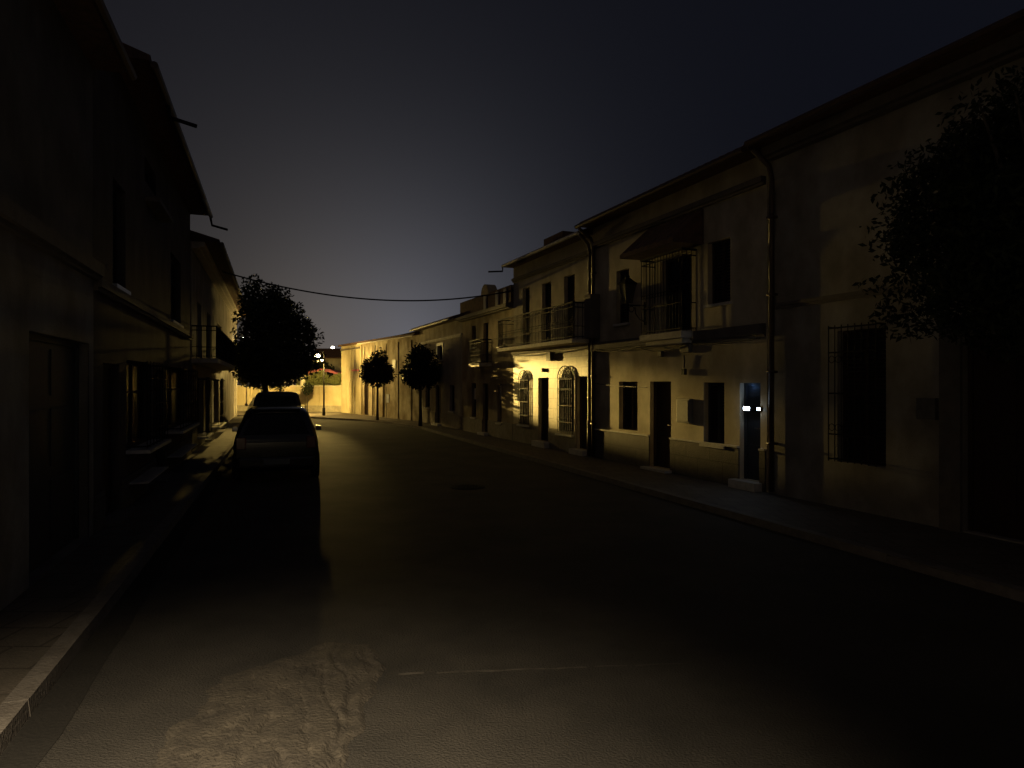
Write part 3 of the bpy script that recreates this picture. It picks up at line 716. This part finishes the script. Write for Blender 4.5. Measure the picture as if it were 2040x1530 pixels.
tree('tall broad tree beside the parked cars on the left, hiding the lit wall lantern', (-10.9, 30.0, .1), 2.2, .13, [(.55, 0, 3.6, 1.75, 1.6, 1.6), (0, 0, 5.1, 1.25, 1.2, 1.15), (-.45, 0, 6.05, .55, .55, .75), (.5, 0, 5.7, .7, .7, .7), (1.1, 0, 4.9, .85, .8, .8), (1.6, 0, 4.3, .75, .7, .7), (-.55, 0, 3.0, 1.0, 1.0, 1.1), (1.5, 0, 3.0, 1.0, .9, .8), (.2, 0, 2.4, 1.2, 1.0, .8)], 22000, .095, 8, leafm, lean=(.1, 0))
tree('slim clipped little tree standing before the yellow end wall', (-14.35, 47.9, PZ), 1.4, .035, [(0, 0, 1.65, .42, .42, .42)], 1400, .06, 9, leafd)
# shrubs lit green behind the end wall
for k, (x, y, z, s_, lab) in enumerate(((632, 757, 53, .9, 'bright green shrub behind the yellow wall under the lamp'), (668, 758, 52.5, .55, 'smaller green shrub behind the yellow wall beside the bright end building'), (608, 765, 52, .6, 'pale green shrub left of the white column behind the wall'))):
    zc = CZ + (765 - y) * z / F
    tree(lab, ((x - 1020) / F * z, z, 0), zc - .3, .04, [(0, 0, zc, s_, s_ * .8, s_ * .75), (.3, 0, zc + .3, s_ * .5, s_ * .5, s_ * .5)], 2200, .09, 20 + k, leafg, cat='shrub', name='shrub')
# dark trees beyond, white house, pink arch, white column, steps
tree('dark tree behind the street lamp above the yellow wall', (-17.2, 58, 0), 2.0, .12, [(0, 0, 3.2, 1.5, 1.2, 1.3), (1.1, 0, 3.0, 1.2, 1.0, 1.0), (-1.2, 0, 3.4, 1.4, 1.2, 1.5)], 6000, .12, 31, leafd)
tree('dark tree with wide crown far behind, left of the lamp', (-23.5, 60, 0), 2.2, .14, [(0, 0, 3.8, 2.6, 2, 1.8), (-2.5, 0, 3.6, 2, 1.5, 1.6)], 7000, .13, 32, leafd)
r = empty('far_house', (-19.5, 66, 0), R(4)); tag(r, 'white house with dark roof far behind the end wall, seen beside the lamp', 'house')
mb = MB(); wall_mesh(mb, 4.6, 4.6, [(.7, 1.5, 3.0, 4.1), (2.9, 3.6, 3.0, 4.1)], 5); mb.s = 1; mb.build('wall', white, r)
for o in r.children: o.scale.y = -1
mb = MB(-1); 
for a in (.7, 2.9): mb.box(a, a + .75, -.12, -.08, 3.0, 4.1)
mb.build('window', glass, r)
tile_roof(r, -1, 4.6, 4.6, .4, 5, 1.0)
def arch():
    r = empty('arched_canopy', (-15.2, 55.5, 0), 0); tag(r, 'pink arched canvas canopy behind the end wall', 'canopy')
    xs0 = (603 - 1020) / F * 55.5 + 15.2; xs1 = (679 - 1020) / F * 55.5 + 15.2; mb = MB(); n = 24
    def zz(t): return CZ + (765 - (746 - 11.5 * sin(pi * min(1, max(0, t))) ** .9)) * 55.5 / F
    top = []
    for k in range(n + 1):
        t = k / n; x = xs0 + (xs1 - xs0) * t; top.append((x, zz(t)))
    for k in range(n):
        (xa_, za_), (xb_, zb_) = top[k], top[k + 1]
        mb.quad((xa_, 0, za_ - .22), (xb_, 0, zb_ - .22), (xb_, 0, zb_), (xa_, 0, za_)); mb.quad((xa_, 0, za_), (xb_, 0, zb_), (xb_, 1.6, zb_), (xa_, 1.6, za_)); mb.quad((xa_, 1.6, za_ - .22), (xb_, 1.6, zb_ - .22), (xb_, 1.6, zb_), (xa_, 1.6, za_))
    mb.build('canvas', pink, r)
    for x in (xs0, xs1):
        for y in (0, 1.6):
            mb = MB(); mb.tube([(x, y, 0), (x, y, zz(0))], .04, 8); mb.build('post', metalwhite, r)
arch()
q = MB(); q.lathe([(.20, 0), (.20, 2.75), (.26, 2.8), (.26, 2.86), (.21, 2.9), (.21, 3.35), (.05, 3.45)], 16)
o = q.build('white_column', mat('white painted column', (.78, .74, .6), .6), smooth=False); o.location = ((603 - 1020) / F * 51, 51, 0); tag(o, 'short white round column left of the lamp, behind the yellow wall', 'column')
r = empty('garden_stairs', (-18.6, 53, 0), 0); tag(r, 'white outdoor stair with sloping rail rising behind the parked van', 'stairs')
mb = MB()
for k in range(10): mb.box(k * .16, k * .16 + .17, 0, 1.0, 0, .2 + k * .2)
mb.build('steps', metalwhite, r)
for y in (0, 1.0):
    mb = MB(); mb.tube([(0, y, 1.1), (1.6, y, 2.95)], .04, 6)
    for k in range(6): mb.tube([(k * .32, y, .2 + k * .37), (k * .32, y, 1.1 + k * .37)], .025, 6)
    mb.build('handrail', metalwhite, r)

# ---------------------------------------------------------------- lamps
LZ = 42.5
lx, ly = (632 - 1020) / F * LZ, LZ; lz = CZ + (765 - 708) * LZ / F
r = empty('street_lamp', (lx + .25, ly + .6, PZ)); tag(r, 'lit street lamp on a thin pole at the far end, brightest light in the street', 'street lamp')
mb = MB(); mb.tube([(0, 0, 0), (0, 0, .5)], .09, 10); mb.tube([(0, 0, .5), (0, 0, lz + .1)], [.05, .035], 10); mb.tube([(0, 0, lz), (-.05, -.3, lz + .22), (-.25, -.6, lz + .15)], .022, 8); mb.build('pole', iron, r, smooth=True)
mb = MB(); mb.lathe([(.05, lz + .13), (.20, lz + .06), (.22, lz - .0), (.19, lz - .02)], 14, (-.25, -.6)); mb.build('lamp_shade', iron, r)
mb = MB(); mb.lathe([(.02, lz - .19), (.15, lz - .18), (.18, lz - .09), (.10, lz - .03)], 14, (-.25, -.6)); mb.build('bulb', bulbm, r, smooth=True)
light('POINT', 'lamp_light', (-.25, -.6, lz - .3), E_STREET, WARM, r, shadow_soft_size=.12)
fz = CZ + (765 - 717) * LZ / F - PZ
mb = MB(); mb.box(-.12, .06, -.30, -.16, fz - .09, fz + .09); mb.build('added_floodlight', iron, r)  # flood head added to the pole to brighten the right-hand facades
mb = MB(); mb.box(-.07, .01, -.32, -.302, fz - .045, fz + .045); mb.build('added_floodlight_glass', bulbm, r)
fl = light('SPOT', 'added_flood_beam', (-.03, -.45, fz), E_FLOOD, WARM, r, shadow_soft_size=.05, spot_size=R(5.8), spot_blend=.8)
fo = Vector((lx + .22, ly + .15, fz + PZ)); aim(fl, fo, fo + Vector((sin(R(32.0)), -cos(R(32.0)), -.071))); fl.scale = (1.32, 1, 1)
f4 = light('SPOT', 'added_fill_beam', (-.25, -.6, lz - .2), 15000, WARM, r, shadow_soft_size=.12, spot_size=R(9), spot_blend=1)  # extra spot added at the lamp to brighten the upper storeys
aim(f4, (lx, ly, lz), (-.7, 24.0, 4.0))
mb = MB(); mb.box(-.42, -.28, -.34, -.20, fz - .10, fz + .06); mb.build('added_floodlight', iron, r)  # second added head, brightens the road and left pavement
mb = MB(); mb.box(-.38, -.32, -.36, -.342, fz - .05, fz + .01); mb.build('added_floodlight_glass', bulbm, r)
f2 = light('SPOT', 'added_flood_beam', (-.35, -.48, fz - .02), 6000, WARM, r, shadow_soft_size=.05, spot_size=R(13), spot_blend=1)
fo = Vector((lx - .1, ly + .1, fz + PZ)); aim(f2, fo, (-7.6, 25, .1))
f3 = light('SPOT', 'added_fill_beam', (-.25, -.6, lz - .3), 10000, WARM, r, shadow_soft_size=.12, spot_size=R(125), spot_blend=1)  # extra wide spot added to brighten the end wall
aim(f3, (lx, ly, lz), (-17.5, 48.5, .3))
# a second lamp, small in the distance
x2, y2 = (663 - 1020) / F * 72, 72; z2 = CZ + (765 - 692) * 72 / F
r = empty('street_lamp', (x2, y2, 0)); tag(r, 'tiny lit street lamp in the distance, right of and above the bright one', 'street lamp')
mb = MB(); mb.tube([(0, 0, 0), (0, 0, z2)], .05, 8); mb.build('pole', iron, r)
mb = MB(); mb.lathe([(.05, z2 - .12), (.16, z2 - .06), (.16, z2 + .03), (.05, z2 + .1)], 12); mb.build('bulb', bulb2, r)
light('POINT', 'lamp_light', (-.3, -.5, z2 - .3), 500, (1, .85, .55), r, shadow_soft_size=.2)

def lantern(label, line, u, out, zb, lit=None, group='wall lanterns on iron brackets'):
    p = line.P(u, 0, 0); r = empty('wall_lantern', (p[0], p[1], zb), line.rz); tag(r, label, 'lantern', group); sg = line.s
    mb = MB(sg); mb.box(-.05, .05, 0, .02, -.45, .1); mb.tube([(0, .01, 0), (0, out, 0)], .016, 6)
    mb.tube([(0, .02, -.38), (0, out * .3, -.34), (0, out * .55, -.2), (0, out * .6, -.03)], .012, 6)
    c = out * .78; mb.tube([(0, c + .07 * cos(t), -.09 + .07 * sin(t)) for t in [2 * pi * k / 10 for k in range(11)]], .01, 5, False)
    mb.tube([(0, out, -.04), (0, out, .06)], .02, 6); mb.build('bracket', iron, r)
    mb = MB(sg)
    for k in range(4):
        sx, sy = ((-1, -1), (1, -1), (1, 1), (-1, 1))[k]
        mb.tube([(sx * .085, out + sy * .085, .06), (sx * .145, out + sy * .145, .48)], .010, 5)
    mb.box(-.095, .095, out - .095, out + .095, .045, .065); mb.box(-.165, .165, out - .165, out + .165, .475, .50)
    mb.build('lantern_frame', iron, r)
    mb = MB(sg); b_ = [(-.08, .065), (.135, .475)]
    lo = [mb.vert(x * .078, out + y * .078, .066) for x, y in ((-1, -1), (1, -1), (1, 1), (-1, 1))]; hi = [mb.vert(x * .135, out + y * .135, .474) for x, y in ((-1, -1), (1, -1), (1, 1), (-1, 1))]
    for k in range(4): mb.face(lo[k], lo[(k + 1) % 4], hi[(k + 1) % 4], hi[k])
    if not lit: mb.build('lantern_glass', lampglass, r)
    mb = MB(sg); lo = [mb.vert(x * .175, out + y * .175, .50) for x, y in ((-1, -1), (1, -1), (1, 1), (-1, 1))]; hi = [mb.vert(x * .055, out + y * .055, .63) for x, y in ((-1, -1), (1, -1), (1, 1), (-1, 1))]
    for k in range(4): mb.face(lo[k], lo[(k + 1) % 4], hi[(k + 1) % 4], hi[k])
    mb.face(*lo[::-1]); mb.face(*hi); mb.lathe([(.05, .63), (.06, .68), (.03, .71), (.02, .78), (.005, .80)], 8, (0, out)); mb.build('lantern_cap', iron, r)
    if lit:
        mb = MB(sg); mb.lathe([(.02, .15), (.05, .2), (.055, .28), (.02, .36)], 10, (0, out)); mb.build('bulb', bulbm, r)
    return r
lantern('unlit black square lantern on the white house beside its balcony cage', LR, LR.u(1287), .52, LR.z(1250, 608, .5))
lu = LL.u(465)
lr = lantern('lit lantern on the far left house behind the tall tree', LL, lu, .55, 4.55, lit=True)
light('POINT', 'lantern_light', (0, -.55, .1), E_LEFT, WARM, lr, shadow_soft_size=.08)
ls = light('SPOT', 'lantern_beam', (0, -.75, -.1), 2600, WARM, lr, shadow_soft_size=.05, spot_size=R(26), spot_blend=1)
ls.rotation_euler = (Matrix.Rotation(-LL.rz, 3, 'Z') @ (Vector((-8.9, 19.2, 0)) - Vector(LL.P(lu, .75, 4.45))).to_track_quat('-Z', 'Y').to_matrix()).to_euler()
lr = lantern('lit lantern on the nearest left house, behind the photographer', LL, -1.2, .6, 3.5, lit=True)
sp = light('SPOT', 'lantern_light', (0, -.78, -.2), E_NEAR, (1.0, .80, .50), lr, shadow_soft_size=.25, spot_size=R(82), spot_blend=1.0)
sp.parent = lr
wp = LL.P(-1.2, .6, 3.44)
sp.rotation_euler = ((Vector((-1.5, 1.0, 0)) - Vector(wp)).to_track_quat('-Z', 'Y').to_matrix().to_euler())
from mathutils import Euler, Matrix
Mr = Matrix.Rotation(-LL.rz, 3, 'Z') @ (Vector((-1.5, 1.0, 0)) - Vector(wp)).to_track_quat('-Z', 'Y').to_matrix()
sp.rotation_euler = Mr.to_euler()

# two cold white LEDs by the blue-grey door
for k, (x, y, w, h, lab) in enumerate(((1486, 814, .15, .06, 'wider cold white light glowing on the blue-grey door'), (1510, 815, .06, .045, 'smaller cold white light at the door jamb, right of the wider one'))):
    u = LR.u(x, .05); z = LR.z(x, y, .05); r = empty('led_light', LR.P(u, 0.0, z), LR.rz); tag(r, lab, 'light')
    yo = -.01
    mb = MB(); mb.box(-w / 2 - .015, w / 2 + .015, -.135, yo + .04, -h / 2 - .015, h / 2 + .015); mb.build('casing', iron, r)
    mb = MB(); mb.box(-w / 2, w / 2, yo + .0401, yo + .055, -h / 2, h / 2); mb.build('lens', ledm, r)
    if k == 0: light('POINT', 'led_glow', (0, -.07, .42), E_LED, (.25, .5, 1), r, shadow_soft_size=.05)

# overhead cable
A = Vector(LL.P(LL.u(445, .7), .7, 0)); A = Vector(((443 - 1020) / F * 24, 24, CZ + (765 - 541) * 24 / F)); B = Vector(((1032 - 1020) / F * 24.1, 24.1, CZ + (765 - 577) * 24.1 / F))
q = MB(); pts = []
for k in range(41):
    t = k / 40; p = A.lerp(B, t); p.z -= 4 * .66 * t * (1 - t) * (1 + .15 * (t - .5)); pts.append(tuple(p))
q.tube(pts, .026, 7); k = 9
q.tube([(pts[k][0], pts[k][1], pts[k][2]), (pts[k][0] + .03, pts[k][1], pts[k][2] - .14)], .02, 6)
o = q.build('overhead_cable', cablem, smooth=True); tag(o, 'thick black cable sagging across the street between the house fronts', 'cable')

# ---------------------------------------------------------------- cars
def car(label, loc, rz, L, Wd, Hh, paintm, kind='hatch', name='parked_car'):
    r = empty(name, loc, rz); tag(r, label, 'van' if kind == 'van' else 'car', 'cars parked along the left kerb')
    hw = Wd / 2
    # stations: (x at belt, x at roof, z bottom, z belt, z roof, half width belt, half width roof)
    if kind == 'van':
        st = [(0, .10, .30, 1.05, Hh - .06, hw * .94, hw * .72), (.06, .16, .24, 1.05, Hh - .01, hw, hw * .76), (.9, .9, .2, 1.05, Hh, hw, hw * .78), (2.3, 2.2, .2, 1.04, Hh, hw, hw * .78), (L - 1.35, L - 1.9, .2, 1.03, Hh - .05, hw, hw * .74),
              (L - 1.0, L - 1.0, .2, .98, 1.06, hw, hw * .86), (L - .35, L - .35, .22, .82, .90, hw * .95, hw * .8), (L, L, .3, .6, .68, hw * .8, hw * .7)]
    else:
        st = [(0, .38, .32, .98, Hh - .10, hw * .90, hw * .60), (.10, .50, .24, .99, Hh - .04, hw * .97, hw * .64), (.8, .95, .2, .98, Hh, hw, hw * .68), (2.0, 2.0, .2, .96, Hh, hw, hw * .69), (L - 1.45, L - 2.05, .2, .94, Hh - .05, hw, hw * .66),
              (L - 1.15, L - 1.15, .2, .92, 1.0, hw, hw * .88), (L - .4, L - .4, .22, .76, .84, hw * .95, hw * .8), (L, L, .3, .56, .62, hw * .8, hw * .7)]
    def sec(s_):
        xb, xt, zb, zm, zr, wb, wr = s_; P = []
        P.append((xb, wb * .84, zb)); P.append((xb, wb * .96, zb + .10)); P.append((xb - 0 if xb else xb, wb, zb + (zm - zb) * .45)); P.append((xb, wb * .99, zb + (zm - zb) * .8)); P.append((xb, wb * .955, zm))
        for t in (.33, .66, .9): P.append((xb + (xt - xb) * t, wb * .955 + (wr - wb * .955) * t ** 1.15, zm + (zr - zm) * t))
        P.append((xt, wr * .93, zr - .012)); P.append((xt, wr * .6, zr + .012)); P.append((xt, 0, zr + .02)); return P
    secs = [sec(s_) for s_ in st]; mb = MB(); ids = []
    for P in secs:
        row = [mb.vert(*p) for p in P] + [mb.vert(p[0], -p[1], p[2]) for p in P[-2::-1]]; ids.append(row)
    for i in range(len(ids) - 1):
        for j in range(len(ids[i]) - 1): mb.face(ids[i][j], ids[i + 1][j], ids[i + 1][j + 1], ids[i][j + 1])
        mb.face(ids[i][0], ids[i][-1], ids[i + 1][-1], ids[i + 1][0])
    for row in (ids[0], ids[-1]):
        n = len(row)
        for j in range(n // 2): mb.face(row[j], row[j + 1], row[n - 2 - j], row[n - 1 - j]) if j + 1 != n - 2 - j else mb.face(row[j], row[j + 1], row[n - 1 - j])
    body = mb.build('body', paintm, r); 
    for p in body.data.polygons: p.use_smooth = True
    sm = body.modifiers.new('edges', 'EDGE_SPLIT'); sm.split_angle = R(38)
    # rear window, windscreen
    def lerp(a, b, t): return tuple(a[i] + (b[i] - a[i]) * t for i in range(3))
    P = secs[0]; mb = MB(); lo, hi = lerp(P[4], P[5], .3), P[7]; dx = -.012
    mb.quad((lo[0] + dx, lo[1] * .9, lo[2]), (lo[0] + dx, -lo[1] * .9, lo[2]), (hi[0] + dx, -hi[1] * .9, hi[2]), (hi[0] + dx, hi[1] * .9, hi[2])); mb.build('rear_window', glass, r)
    P, Q = secs[4], secs[5]; mb = MB(); lo = lerp(Q[8], P[8], .06); hi = lerp(Q[8], P[8], .93)
    mb.quad((lo[0], lo[1] * .95, lo[2] + .02), (lo[0], -lo[1] * .95, lo[2] + .02), (hi[0], -hi[1] * .95, hi[2] + .02), (hi[0], hi[1] * .95, hi[2] + .02)); mb.build('windscreen', glass, r)
    for sgn in (1, -1):
        for i, (ta, tb) in ((1, (.25, .96)), (2, (.04, .96)), (3, (.04, .9))):
            P, Q = secs[i], secs[i + 1]; mb = MB(); c = []
            for t, j in ((ta, 4), (tb, 4), (tb, 7), (ta, 7)):
                a = lerp(P[j], Q[j], t); b = lerp(P[5 if j == 4 else 6], Q[5 if j == 4 else 6], t); m_ = lerp(a, b, .2); c.append((m_[0], (m_[1] + .012) * sgn, m_[2] + .003))
            mb.quad(*c); mb.build('side_window', glass, r)
        mb = MB(); mx = st[4][0] - .1; yy = sgn * (hw + .02); mb.tube([(mx, sgn * (hw - .06), st[4][3] + .02), (mx, yy, st[4][3] + .05)], .02, 6)
        mb.box(mx - .05, mx + .05, min(yy, yy + sgn * .13), max(yy, yy + sgn * .13), st[4][3] + .0, st[4][3] + .12); mb.build('wing_mirror', paintm, r, bevel=.025)
        mb = MB(); z0, z1 = (.72, .98) if kind == 'hatch' else (.75, 1.25); y0_, y1_ = sorted((sgn * hw * .68, sgn * hw * .91)); mb.box(-.022, .06, y0_, y1_, z0, z1); mb.build('tail_light', redlight, r, bevel=.02)
        mb = MB(); y0_, y1_ = sorted((sgn * hw * .45, sgn * hw * .76)); mb.box(L - .2, L - .0, y0_, y1_, .52, .64); mb.build('headlight', clearlight, r, bevel=.02)
        for wx in (.72, L - .85):
            mb = MB(); ry = .31; n = 20; yo = sgn * (hw - .17); yi = sgn * (hw + .008)
            ring = [[mb.vert(wx + rr * cos(2 * pi * k / n), y, ry + rr * sin(2 * pi * k / n)) for k in range(n)] for rr, y in ((.20, yi), (.27, yi + sgn * .004), (.31, yi - sgn * .02), (.31, yo), (.1, yo))]
            for a in range(4):
                for k in range(n): mb.face(ring[a][k], ring[a][(k + 1) % n], ring[a + 1][(k + 1) % n], ring[a + 1][k])
            w_ = mb.build('wheel', rubber, r)
            mb = MB(); c_ = mb.vert(wx, yi - sgn * .01, ry); rg = [mb.vert(wx + .20 * cos(2 * pi * k / n), yi - sgn * (.0 if k % 4 < 2 else .03), ry + .20 * sin(2 * pi * k / n)) for k in range(n)]
            for k in range(n): mb.face(c_, rg[k], rg[(k + 1) % n])
            mb.build('rim', rimm, w_)
    mb = MB(); mb.box(-.07, .12, -hw * .88, hw * .88, .30, .56); mb.build('bumper', paintm, r, bevel=.05)
    mb = MB(); mb.box(-.085, -.072, -.26, .26, .40, .51) if kind == 'hatch' else mb.box(-.03, -.005, -.26, .26, .75, .86); mb.build('number_plate', plate, r)
    mb = MB(); mb.tube([(st[1][1], 0, Hh + .0), (st[1][1] - .12, 0, Hh + .16)], .006, 5); mb.build('aerial', rubber, r)
    if kind == 'hatch':
        mb = MB(); mb.box(.36, .62, -hw * .55, hw * .55, Hh - .055, Hh - .02); mb.build('roof_spoiler', paintm, r, bevel=.015)
    return r
hd = lambda a=0: atan2(1, -.335) + a
car('black hatchback parked nearest the camera at the left kerb', (-5.0, 14.5, 0), hd(), 4.1, 1.78, 1.58, carpaint)
car('boxy dark van parked just ahead of the black hatchback', (-8.25, 24.0, 0), hd(), 4.3, 1.80, 1.80, carpaint2, 'van', name='parked_van')
car('pale car parked ahead of the van, mostly hidden, at the far left', (-12.2, 34.5, 0), hd(.12), 4.1, 1.76, 1.45, carpaint3)


# round iron cover set in the carriageway
r = empty('manhole_cover', (-.9, 13.9, 0)); tag(r, 'round iron cover set flush in the middle of the dark road', 'manhole cover')
mb = MB(); mb.lathe([(.36, .001), (.36, .008), (.31, .010)], 32); mb.build('frame', iron, r)
mb = MB(); mb.lathe([(.30, .002), (.30, .014), (.29, .016)], 32)
for k in range(-4, 5):
    for l in range(-4, 5):
        if k * k + l * l < 17: mb.box(k * .06 - .016, k * .06 + .016, l * .06 - .016, l * .06 + .016, .016, .021)
mb.build('lid', iron, r)
